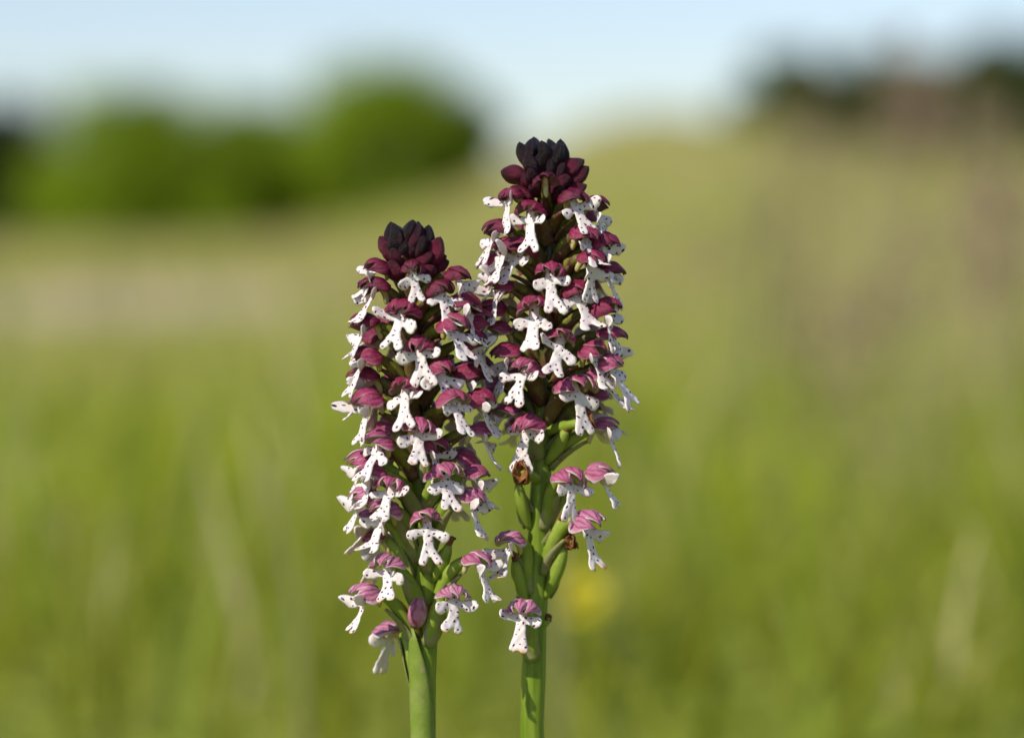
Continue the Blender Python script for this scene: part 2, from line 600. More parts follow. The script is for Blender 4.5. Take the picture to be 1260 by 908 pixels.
G = [
    ('short_turf', 'short green turf growing round the orchid stems', 9000, -0.15, 0.85, 0.45, (0.012, 0.030), (0.0012, 0.0022), 1, 1.0, 0.25),
    ('meadow_grass', 'soft green meadow grass close behind the orchids', 15000, 0.85, 3.2, 0.30, (0.03, 0.075), (0.0016, 0.0032), 2, 0.75, 0.1),
    ('meadow_grass', 'yellowing meadow grass round the worn soil patch', 42000, 3.0, 10.0, 0.27, (0.02, 0.055), (0.003, 0.007), 3, 0.75, 0.0),
    ('meadow_grass', 'dry olive grass covering the rising bank', 60000, 9.5, 34.0, 0.27, (0.03, 0.08), (0.008, 0.018), 4, 0.7, 0.0),
    ('meadow_grass', 'distant grass in front of the shrubs', 26000, 33.0, 75.0, 0.3, (0.05, 0.12), (0.02, 0.05), 5, 0.8, 0.1),
]
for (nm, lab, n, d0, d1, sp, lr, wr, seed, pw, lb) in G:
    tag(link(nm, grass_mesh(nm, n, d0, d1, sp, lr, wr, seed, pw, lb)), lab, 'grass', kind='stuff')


# ------------------------------------------------------------------ shrubs
def limb_tube(mb, p0, p1, r0, r1, rg, seg=5, wob=0.08):
    pts, rad = [], []
    L = (Vector(p1) - Vector(p0)).length
    for i in range(seg + 1):
        t = i / seg
        p = Vector(p0).lerp(Vector(p1), t)
        if 0 < i < seg:
            p += Vector(rg.normal(0, wob * L * 0.5, 3))
        pts.append(p); rad.append(r0 + (r1 - r0) * t)
    mb.tube(pts, rad, 7)
    return pts


def shrub(name, label, px, D, wid, hgt, seed, base_col, leaf=0.12, nleaf=16000, cat='shrub', zoff=-0.05):
    rg = np.random.default_rng(seed)
    p = at_y(px, 300, D)
    x0 = p.x
    z0 = float(height(x0, D)) + zoff
    root = empty(name, (x0, D, z0))
    tag(root, label, cat, 'shrubs at the far edge of the meadow')
    # clumps
    nc = 46
    C = []
    for i in range(nc):
        a = rg.random() * 2 * math.pi
        rr = math.sqrt(rg.random())
        zz = 0.04 + 0.90 * rg.random()
        env = math.sqrt(max(0.05, 1 - (max(0, zz - 0.35) / 0.66) ** 2))
        C.append((math.cos(a) * rr * wid * 0.5 * env * 0.82, math.sin(a) * rr * wid * 0.5 * env * 0.82, zz * hgt * 0.92,
                  (0.13 + 0.10 * rg.random()) * min(wid, hgt * 1.4)))
    C = np.array(C)
    mb = MB()
    n_st = 4
    for s_ in range(n_st):
        a = s_ / n_st * 2 * math.pi + rg.random()
        p0 = Vector((math.cos(a) * 0.07, math.sin(a) * 0.07, -0.1))
        p1 = Vector((math.cos(a) * wid * 0.16, math.sin(a) * wid * 0.16, hgt * 0.5))
        pts = limb_tube(mb, p0, p1, 0.05 * hgt / 2, 0.025 * hgt / 2, rg)
        for q in range(5):
            c = C[rg.integers(nc)]
            limb_tube(mb, pts[2 + q % 4], c[:3], 0.018 * hgt / 2, 0.006, rg, 4)
    link('trunk', mb.mesh('shrub_trunk', [M_BARK]), root)
    # leaves
    which = rg.integers(0, nc, nleaf)
    dirv = rg.normal(size=(nleaf, 3)); dirv /= np.linalg.norm(dirv, axis=1, keepdims=True)
    rad = rg.random(nleaf) ** 0.45
    cen = C[which, :3] + dirv * (C[which, 3] * rad)[:, None] * np.array([1, 1, 0.85])
    cen[:, 2] = np.maximum(cen[:, 2], 0.05 + 0.1 * rg.random(nleaf))
    nv = dirv + 0.55 * rg.normal(size=(nleaf, 3)) + np.array([0, 0, 0.3])
    t1 = np.cross(nv, rg.normal(size=(nleaf, 3))); t1 /= np.linalg.norm(t1, axis=1, keepdims=True)
    t2 = np.cross(nv, t1); t2 /= np.linalg.norm(t2, axis=1, keepdims=True)
    s = leaf * (0.6 + 0.8 * rg.random((nleaf, 1)))
    V = np.stack([cen - t1 * s * 0.6, cen + t2 * s * 0.3, cen + t1 * s * 0.6, cen - t2 * s * 0.3], 1).reshape(-1, 3)
    i0 = np.arange(nleaf)[:, None] * 4
    F = np.concatenate([i0 + np.array([[0, 1, 2]]), i0 + np.array([[0, 2, 3]])])
    clump_tone = 0.8 + 0.4 * rg.random(nc)
    col = np.array(base_col)[None] * (clump_tone[which] * (0.75 + 0.5 * rg.random(nleaf)))[:, None]
    col = np.repeat(col[:, None], 4, 1).reshape(-1, 3)
    link('crown', np_mesh('shrub_crown', V, F, M_LEAF, col), root)
    return root


GR = (0.24, 0.34, 0.010)
GR2 = (0.20, 0.285, 0.012)
DK = (0.035, 0.055, 0.016)
shrub('shrub', 'dark shrub standing at the end of the green hedge row', -15, 43, 3.4, 2.3, 11, DK)
shrub('shrub', 'bright green shrub with a low rounded top beside the dark one', 175, 40, 3.6, 2.4, 12, GR)
shrub('shrub', 'lower green shrub filling the gap between two rounded shrubs', 330, 43, 3.6, 2.25, 13, GR2)
shrub('shrub', 'largest green shrub with a broad domed crown behind the bank', 480, 41, 3.5, 2.7, 14, GR)
shrub('shrub', 'dark leaning shrub half hidden behind the bank', 560, 44, 2.0, 2.4, 15, (0.09, 0.13, 0.012))
shrub('shrub', 'small dark shrub showing above the bank beside a taller one', 965, 36, 1.7, 1.75, 16, (0.075, 0.115, 0.012))
shrub('shrub', 'wide dark shrub with ragged top behind tall dry stalks', 1085, 38, 2.8, 1.95, 17, (0.075, 0.11, 0.014))
shrub('shrub', 'tall dark shrub with uneven crown behind the seed heads', 1240, 39, 2.8, 2.3, 18, (0.07, 0.105, 0.014))


# ------------------------------------------------------------------ tall dry grass stalks and a yellow flower
def stalk(px, D, py_top, seed, label, head=0.07):
    rg = np.random.default_rng(seed)
    top = at_y(px, py_top, D)
    x0 = top.x + rg.normal(0, 0.02)
    z0 = float(height(x0, D))
    root = empty('grass_stalk', (x0, D, z0))
    tag(root, label, 'grass stalk', 'tall dry grass stalks')
    tip = Vector((top.x - x0, rg.normal(0, 0.01), top.z - z0))
    pts = []
    for i in range(9):
        t = i / 8
        p = Vector((0, 0, 0)).lerp(tip, t)
        p.x += 0.015 * math.sin(t * 3 + seed)
        pts.append(p)
    mb = MB(); mb.tube(pts, [0.0011 - 0.0005 * i / 8 for i in range(9)], 6)
    link('stem', mb.mesh('stalk_stem', [M_STRAW]), root)
    mb = MB()
    for i in range(60):
        t = rg.random()
        c = pts[-1] - Vector((0, 0, head * (1 - t)))
        wdt = 0.012 * math.sin(math.pi * (0.12 + 0.8 * t))
        off = Vector((rg.normal(0, wdt), rg.normal(0, wdt), 0))
        q = c + off
        mb.tube([q, q + Vector((off.x * 0.3, off.y * 0.3, 0.003)), q + Vector((off.x * 0.4, off.y * 0.4, 0.007))], [0.0005, 0.0013, 0.0002], 5)
    link('seed_head', mb.mesh('seed_head', [M_SEED]), root)
    mb = MB()
    for sgn in (-1, 1):
        h = 0.25 + 0.2 * rg.random()
        b = pts[0].lerp(pts[-1], h)
        P = []
        for i in range(8):
            t = i / 7
            c = b + Vector((sgn * 0.07 * t, 0.02 * t, 0.09 * t - 0.10 * t * t))
            wv = 0.0022 * (1 - t) + 0.0002
            P.append([c + Vector((0, -wv, 0)), c + Vector((0, wv, 0))])
        mb.sheet(P, 0.0003, 0, 0)
    link('leaf', mb.mesh('stalk_leaf', [M_STRAW]), root)


def dry_tall(n, seed):
    """tall bleached blades among the stalks"""
    rg = np.random.default_rng(seed)
    D = 1.5 + 2.2 * rg.random(n)
    px = 860 + 420 * rg.random(n) ** 0.7
    x = (px - 630) * 0.36 / 1260 * D
    ln = (0.12 + 0.30 * rg.random(n) ** 1.5) * (0.55 + 0.45 * (px - 860) / 420) * (0.8 + 0.1 * D)
    wd = 0.0025 + 0.003 * rg.random(n)
    az = rg.random(n) * 2 * np.pi; le = ln * 0.22 * rg.random(n)
    z = height(x, D) - 0.004
    face = rg.normal(0, 0.6, n)
    wx, wy = np.cos(face) * wd / 2, np.sin(face) * wd / 2
    P = []
    for (h, o, wf) in [(0, 0, 1), (0.4, 0.1, 0.95), (0.8, 0.5, 0.7), (1, 1, 0)]:
        q = np.stack([x + np.cos(az) * le * o, D + np.sin(az) * le * o, z + ln * h], 1)
        if wf: P += [q - np.stack([wx, wy, 0 * wx], 1) * wf, q + np.stack([wx, wy, 0 * wx], 1) * wf]
        else: P.append(q)
    tri = np.array([[0, 1, 3], [0, 3, 2], [2, 3, 5], [2, 5, 4], [4, 5, 6]])
    F = (np.arange(n)[:, None, None] * 7 + tri[None]).reshape(-1, 3)
    col = np.array([0.46, 0.42, 0.19]) * (0.7 + 0.5 * rg.random((n, 1)))
    col = np.repeat(col[:, None], 7, 1).reshape(-1, 3)
    tag(link('dry_grass', np_mesh('dry_grass', np.stack(P, 1).reshape(-1, 3), F, M_GRASS, col)), 'tall bleached grass blades among the seed stalks', 'grass', kind='stuff')


dry_tall(70, 3)


def loose_blades(n, seed):
    """taller green and straw blades standing above the turf, well behind the orchids"""
    rg = np.random.default_rng(seed)
    D = 0.85 + 1.1 * rg.random(n)
    x = (rg.random(n) * 2 - 1) * 0.22 * D
    ln = (0.07 + 0.10 * rg.random(n) ** 1.4) * (0.6 + 0.35 * D)
    wd = 0.002 + 0.0028 * rg.random(n)
    az = rg.random(n) * 2 * np.pi; le = ln * (0.1 + 0.5 * rg.random(n))
    z = height(x, D) - 0.003
    face = rg.normal(0, 0.6, n)
    wx = np.stack([np.cos(face) * wd / 2, np.sin(face) * wd / 2, 0 * wd], 1)
    P = []
    for (h, o, wf) in [(0, 0, 1), (0.4, 0.12, 0.95), (0.8, 0.55, 0.65), (1, 1, 0)]:
        q = np.stack([x + np.cos(az) * le * o, D + np.sin(az) * le * o, z + ln * h], 1)
        if wf: P += [q - wx * wf, q + wx * wf]
        else: P.append(q)
    tri = np.array([[0, 1, 3], [0, 3, 2], [2, 3, 5], [2, 5, 4], [4, 5, 6]])
    F = (np.arange(n)[:, None, None] * 7 + tri[None]).reshape(-1, 3)
    col = np.where(rg.random((n, 1)) < 0.35, np.array([[0.50, 0.46, 0.20]]), np.array([[0.26, 0.33, 0.04]])) * (0.7 + 0.5 * rg.random((n, 1)))
    col = np.repeat(col[:, None], 7, 1).reshape(-1, 3)
    tag(link('meadow_grass', np_mesh('loose_blades', np.stack(P, 1).reshape(-1, 3), F, M_GRASS, col)), 'taller loose grass blades standing above the green turf', 'grass', kind='stuff')


loose_blades(150, 9)
lab_tall = 'tall dry stalk with pinkish seed head in front of the dark shrubs'
for k, (px, D, py) in enumerate([(1128, 1.9, 45), (1145, 2.2, 70), (1108, 2.4, 100), (1190, 2.1, 120), (1160, 1.7, 160),
                                 (1010, 2.3, 110), (985, 2.6, 140), (1040, 2.0, 165), (1215, 1.6, 150), (1075, 2.7, 130)]):
    stalk(px, D, py, 40 + k, lab_tall)
lab_low = 'shorter dry stalk whose head stays below the bank skyline'
for k, (px, D, py) in enumerate([(1100, 1.5, 300), (1180, 1.45, 260), (930, 2.0, 250), (870, 2.4, 280), (1060, 1.4, 380), (1020, 1.8, 330), (1240, 1.5, 230)]):
    stalk(px, D, py, 60 + k, lab_low, 0.05)


def yellow_flower(px, py, D, label, dia=0.011, seed=1):
    rg = np.random.default_rng(seed)
    top = at_y(px, py, D)
    z0 = float(height(top.x, D))
    root = empty('yellow_flower', (top.x, D, z0))
    tag(root, label, 'flower')
    H = top.z - z0
    mb = MB()
    pts = [Vector((0.006 * math.sin(i / 6 * 2.5) - 0.006 * math.sin(2.5) * i / 6, 0, H * i / 6)) for i in range(7)]
    mb.tube(pts, [0.0009] * 7, 7)
    link('stem', mb.mesh('flower_stem', [M_PLANT]), root)
    for k in range(5):
        a = k * 2 * math.pi / 5
        mb = MB()
        P = []
        for i in range(7):
            s_ = i / 6
            wv = dia * 0.36 * math.sin(math.pi * (0.12 + 0.78 * s_)) ** 0.7
            row = []
            for j in range(5):
                t = (j / 4 - 0.5) * 2
                row.append(Vector((t * wv, s_ * dia * 0.55, dia * (0.25 * s_ * s_ + 0.1 * t * t))))
            P.append(row)
        mb.sheet(P, 0.0002, 0, 0)
        o = link('petal', mb.mesh('petal', [M_YELLOW]), root, (0, 0, H), (R(62), 0, 0))
        o.rotation_euler = (Matrix.Rotation(R(58), 3, 'X') @ Matrix.Rotation(a, 3, 'Z')).to_euler()
    mb = MB()
    mb.tube([Vector((0, 0, -0.0005)), Vector((0, 0, 0.0008)), Vector((0, 0, 0.0018))], [0.0009, 0.0014, 0.0006], 9)
    o = link('flower_centre', mb.mesh('flower_centre', [M_YCENTRE]), root, (0, 0, H), (R(58), 0, 0))
    mb = MB()
    for k in range(3):
        a = k * 2.1
        P = []
        for i in range(6):
            t = i / 5
            c = Vector((math.cos(a) * 0.03 * t, math.sin(a) * 0.03 * t, H * 0.3 + 0.02 * t - 0.02 * t * t))
            wv = 0.004 * math.sin(math.pi * (0.1 + 0.85 * t))
            sx_, sy_ = -math.sin(a) * wv, math.cos(a) * wv
            P.append([c - Vector((sx_, sy_, 0)), c + Vector((sx_, sy_, 0))])
        mb.sheet(P, 0.0003, 0, 0)
    link('leaf', mb.mesh('flower_leaf', [M_PLANT]), root)


yellow_flower(715, 738, 1.05, 'small yellow meadow flower behind the taller orchid stem', 0.018)


# ------------------------------------------------------------------ orchids
MM = 0.001


def lip_mesh(rg, age, k):
    """white man-shaped lip with dark raised spots, bent into space. units mm, origin at its base"""
    def cap(U, Vv, a, b, r0, r1):
        ax, ay = a; bx, by = b
        dx, dy = bx - ax, by - ay
        t = np.clip(((U - ax) * dx + (Vv - ay) * dy) / (dx * dx + dy * dy), 0, 1)
        return np.hypot(U - ax - dx * t, Vv - ay - dy * t) - (r0 + (r1 - r0) * t)

    L = 7.2 * k.get('lscale', rg.uniform(0.9, 1.06)) * k.get('len', 1.0)
    split = L * rg.uniform(0.56, 0.66)
    la, ra = R(k.get('la', rg.uniform(-5, 46))), R(k.get('ra', rg.uniform(-5, 46)))
    al, ar = rg.uniform(1.8, 2.6), rg.uniform(1.8, 2.6)
    l1 = rg.uniform(0.75, 1.6); l2 = rg.uniform(0.75, 1.6)
    bend = k.get('bend', rg.uniform(-0.35, 0.35))
    fat = rg.uniform(0.95, 1.15) * k.get('fat', 1.0)
    lobes = [((0, -0.2), (0, 1.3), 0.75, 0.62), ((0, 0.9), (bend * 0.5, split), 0.62, 0.90)]
    vL = rg.uniform(1.15, 1.5)
    lobes.append(((-0.35, vL), (-0.35 - al * math.cos(la), vL + al * math.sin(la)), 0.48, rg.uniform(0.80, 1.0)))
    lobes.append(((0.35, vL), (0.35 + ar * math.cos(ra), vL + ar * math.sin(ra)), 0.48, rg.uniform(0.80, 1.0)))
    e1 = (bend - l1, L - 0.6 - rg.uniform(0, 0.5)); e2 = (bend + l2, L - 0.6 - rg.uniform(0, 0.5))
    lobes.append(((bend * 0.5 - 0.25, split - 0.1), e1, 0.68, rg.uniform(0.6, 0.75)))
    lobes.append(((bend * 0.5 + 0.25, split - 0.1), e2, 0.68, rg.uniform(0.6, 0.75)))

    def sdf(U, Vv):
        d = None
        for (p, q, r0, r1) in lobes:
            c = cap(U, Vv, p, q, r0 * fat, r1 * fat)
            if d is None: d = c
            else:
                h = np.clip(0.5 + 0.5 * (d - c) / 0.16, 0, 1)
                d = d * (1 - h) + c * h - 0.16 * h * (1 - h)
        wob = 0.035 * np.sin(U * 5.1 + rgk[0]) * np.sin(Vv * 4.3 + rgk[1])
        return d + wob

    rgk = rg.uniform(0, 6, 2)
    st = 0.2
    gu = np.arange(-4.8, 4.81, st); gv = np.arange(-1.2, L + 1.2, st)
    U, W = np.meshgrid(gu, gv)                 # [v][u]
    S = sdf(U, W)
    e = 0.02
    for _ in range(2):
        near = np.abs(S) < 0.62 * st
        gx = (sdf(U + e, W) - sdf(U - e, W)) / (2 * e); gy = (sdf(U, W + e) - sdf(U, W - e)) / (2 * e)
        gg = gx * gx + gy * gy + 1e-6
        if _ == 0:
            snap = near
        U = np.where(snap, U - S * gx / gg, U); W = np.where(snap, W - S * gy / gg, W)
        S = sdf(U, W)
    S = np.where(snap, 0.0, S)
    inside = (S < -1e-9) | snap
    q = inside[:-1, :-1] & inside[:-1, 1:] & inside[1:, 1:] & inside[1:, :-1]
    used = np.zeros(inside.shape, bool)
    used[:-1, :-1] |= q; used[:-1, 1:] |= q; used[1:, 1:] |= q; used[1:, :-1] |= q
    # boundary of kept cells gets zero thickness
    cnt = np.zeros(inside.shape, int)
    for sl in ((slice(None, -1), slice(None, -1)), (slice(None, -1), slice(1, None)), (slice(1, None), slice(1, None)), (slice(1, None), slice(None, -1))):
        cnt[sl] += q
    rim = used & (cnt < 4)
    th0, th1 = k.get('th0', rg.uniform(22, 40)), k.get('th1', rg.uniform(5, 45))
    armL, armR = rg.uniform(-0.5, 1.8, 2) + (1.3 if k.get('lateral') else 0.0)
    twL, twR = rg.uniform(-0.45, 0.45, 2)
    legc = rg.uniform(-0.3, 1.0)
    curlL, curlR = rg.uniform(-0.5, 0.9), rg.uniform(-0.5, 0.9)

    def place(u, v, off):
        vv = np.clip(v, -1, None)
        th = np.radians(th0 + (th1 - th0) * np.clip(vv / L, 0, 1.2))
        thm = np.radians(th0 + (th1 - th0) * np.clip(vv / L, 0, 1.2) * 0.5)
        y = vv * np.sin(thm); z = -vv * np.cos(thm)
        aw = np.clip((3.9 - v) / 1.6, 0, 1)
        arm = np.clip((np.abs(u) - 0.5) / 2.6, 0, 1.4) ** 1.5 * np.where(u < 0, armL, armR) * aw
        lw = np.clip((v - split) / (L - split), 0, 1.3) ** 2
        leg = lw * (legc + np.where(u < bend * .5, curlL, curlR))
        mid = 0.18 * np.exp(-(u / 0.6) ** 2) * np.clip(1.0 - v / split, 0, 1) + 0.05 * np.sin(u * 4 + rgk[0]) * np.sin(v * 3 + rgk[1])
        cup = np.where(u < 0, twL, twR) * (v - vL - 0.4) * np.clip((np.abs(u) - 0.8) / 1.2, 0, 1) * aw
        crk = 0.06 * np.sin(u * 2.3 + v * 1.9 + rgk[1] * 2) + 0.02 * np.sin(u * 6.1 - v * 3.7 + rgk[0] * 3)
        o = off + arm + leg + mid + cup + crk
        return np.stack([u, y + o * np.cos(th), z + o * np.sin(th)], -1)

    Rr = 0.55
    prof = np.sqrt(np.clip(1 - (1 + np.clip(S, -Rr, 0) / Rr) ** 2, 0, 1))
    tk = np.where(rim, 0, 0.14 * prof + 0.03)
    Pt = place(U, W, tk); Pb = place(U, W, -tk)
    idt = -np.ones(inside.shape, int); idb = idt.copy()
    verts, uvs = [], []
    vi, ui = np.nonzero(used)
    for i, j in zip(vi, ui):
        idt[i, j] = len(verts); verts.append(Pt[i, j]); uvs.append((U[i, j] / 10 + 0.5, max(0, W[i, j] / L)))
    for i, j in zip(vi, ui):
        if rim[i, j]: idb[i, j] = idt[i, j]
        else:
            idb[i, j] = len(verts); verts.append(Pb[i, j]); uvs.append((U[i, j] / 10 + 0.5, max(0, W[i, j] / L)))
    faces = []
    qi, qj = np.nonzero(q)
    for i, j in zip(qi, qj):
        faces.append((idt[i, j], idt[i, j + 1], idt[i + 1, j + 1], idt[i + 1, j]))
        faces.append((idb[i + 1, j], idb[i + 1, j + 1], idb[i, j + 1], idb[i, j]))
    mb = MB()
    mb.add([tuple(v * MM) for v in verts], faces, uvs, 0)
    # spots: tiny raised tufts
    pts = []
    tries = 0
    want = int(rg.integers(11, 20))
    while len(pts) < want and tries < 900:
        tries += 1
        u_, v_ = rg.uniform(-3.6, 3.6), rg.uniform(0.0, L)
        s_ = float(sdf(np.array(u_), np.array(v_)))
        if s_ > -0.27: continue
        if any((u_ - a_) ** 2 + (v_ - b_) ** 2 < 0.8 ** 2 for a_, b_ in pts): continue
        pts.append((u_, v_))
    for (u_, v_) in pts:
        r_ = rg.uniform(0.11, 0.235)
        el, an = rg.uniform(0.62, 1.4), rg.uniform(0, 3.14)
        ring = []
        sv = float(sdf(np.array(u_), np.array(v_)))
        n = 7
        us = [u_]; vs_ = [v_]
        for a_ in range(n):
            w_ = 2 * math.pi * a_ / n
            ex, ey = math.cos(w_) * r_ * el, math.sin(w_) * r_ / el
            us.append(u_ + ex * math.cos(an) - ey * math.sin(an)); vs_.append(v_ + ex * math.sin(an) + ey * math.cos(an))
        us, vs_ = np.array(us), np.array(vs_)
        sd_ = sdf(us, vs_)
        base = 0.14 * np.sqrt(np.clip(1 - (1 + np.clip(sd_, -Rr, 0) / Rr) ** 2, 0, 1)) + 0.03
        lift = np.full(n + 1, -0.01); lift[0] = 0.09
        P = place(us, vs_, base + lift)
        mb.add([tuple(p * MM) for p in P], [(0, 1 + a_, 1 + (a_ + 1) % n) for a_ in range(n)], [(0.5, 0.5)] * (n + 1), 1)
    return mb.mesh('lip', [M_LIP, M_SPOT])


def sepal_mesh(rg, which, age, flare, slim=1.0):
    """one of three hood sepals; which = -1, 0, 1"""
    ni, nj = 15, 11
    pc = {0: 0.0, 1: 62.0, -1: -62.0}[which] + rg.uniform(-5, 5)
    hw = {0: 42.0, 1: 47.0, -1: 47.0}[which] * rg.uniform(0.9, 1.08)
    Rm = 2.4 * slim * rg.uniform(0.94, 1.06)
    rof = {0: 0.10, 1: 0.0, -1: 0.0}[which]
    tipy = {0: 4.0, 1: 3.7, -1: 3.7}[which] + rg.uniform(-0.3, 0.3)
    tipz = rg.uniform(0.3, 0.9)
    fl = flare * rg.uniform(0.6, 1.3)
    ph0 = rg.uniform(0, 6, 3)
    P = []
    for i in range(ni):
        s = i / (ni - 1)
        se = 0.03 + 0.97 * s
        r = Rm * math.sin(math.pi * (0.10 + 0.86 * se ** 0.9)) ** 0.72
        shape = min(1.0, (math.sin(math.pi * min(0.5, 0.16 + 0.5 * s))) ) * (1 - max(0, (s - 0.45) / 0.55) ** 1.7 * 0.96)
        cy = -1.4 + (tipy + 1.4) * se
        cz = -0.35 + (tipz + 0.6) * se ** 1.3
        row = []
        for j in range(nj):
            t = j / (nj - 1)
            tt = (t - 0.5) * 2
            phi = R(pc + hw * shape * tt)
            free = 0.0
            if which == 1: free = max(0, tt)
            if which == -1: free = max(0, -tt)
            rr = r + rof
            rr -= 0.22 * abs(tt) ** 3 * (1 - free)           # keel between sepals
            rr += fl * 1.5 * free ** 1.5 * math.sin(math.pi * min(1, s * 1.05)) ** 0.6
            rr += fl * 0.7 * (which != 0) * s ** 3
            rr += (0.10 * math.sin(5 * s + 3 * tt + ph0[0]) + 0.07 * math.sin(9 * s - 6 * tt + ph0[1])) * (0.5 + age) + 0.06 * math.cos(tt * 11)
            row.append(Vector((rr * math.sin(phi) * 1.13, cy + 0.25 * fl * free, cz + rr * math.cos(phi) * 0.98)) * MM)
        P.append(row)
    mb = MB()
    mb.sheet(P, 0.22 * MM, 0, 1)
    # outward side check: flip if normals point inwards
    mid = P[ni // 2][nj // 2]
    a_ = P[ni // 2 + 1][nj // 2] - P[ni // 2 - 1][nj // 2]
    b_ = P[ni // 2][nj // 2 + 1] - P[ni // 2][nj // 2 - 1]
    nrm = a_.cross(b_)
    cen = Vector((0, mid.y, 0.2 * MM))
    if nrm.dot(mid - cen) < 0:
        mb.m = [1 - m for m in mb.m]
        # rim faces keep the lining colour
    return mb.mesh('sepal', [M_HOOD, M_HOODIN])


def bez(p0, p1, p2, p3, n):
    out = []
    for i in range(n):
        t = i / (n - 1)
        out.append(p0 * (1 - t) ** 3 + p1 * 3 * t * (1 - t) ** 2 + p2 * 3 * t * t * (1 - t) + p3 * t ** 3)
    return out


def bract_mesh(S, E, rg, low, L=6.0):
    """pointed bract from the stem point S towards E (local metres)"""
    S = Vector(S); E = Vector(E)
    d = (E - S)
    out = Vector((0, 1, 0))
    P = []
    ni, nj = 10, 5
    up = d.normalized()
    side = up.cross(out)
    side = side.normalized() if side.length > 1e-5 else Vector((1, 0, 0))
    nrm = side.cross(up).normalized()
    Lm = L * MM
    for i in range(ni):
        s = i / (ni - 1)
        wv = 1.5 * MM * (math.sin(math.pi * (0.22 + 0.78 * s)) ** 0.8 if s < 0.99 else 0.04)
        c = S + up * (Lm * s) - nrm * (-0.0011 - 0.0016 * s * s + 0.0010 * s) * (1 if True else 0)
        row = []
        for j in range(nj):
            t = (j / (nj - 1) - 0.5) * 2
            row.append(c + side * (wv * t) - nrm * (0.0008 * t * t * (1 - 0.4 * s)))
        P.append(row)
    mb = MB()
    mb.sheet(P, 0.16 * MM, 0, 0)
    return mb.mesh('bract', [M_BRACT_LOW if low else M_BRACT])


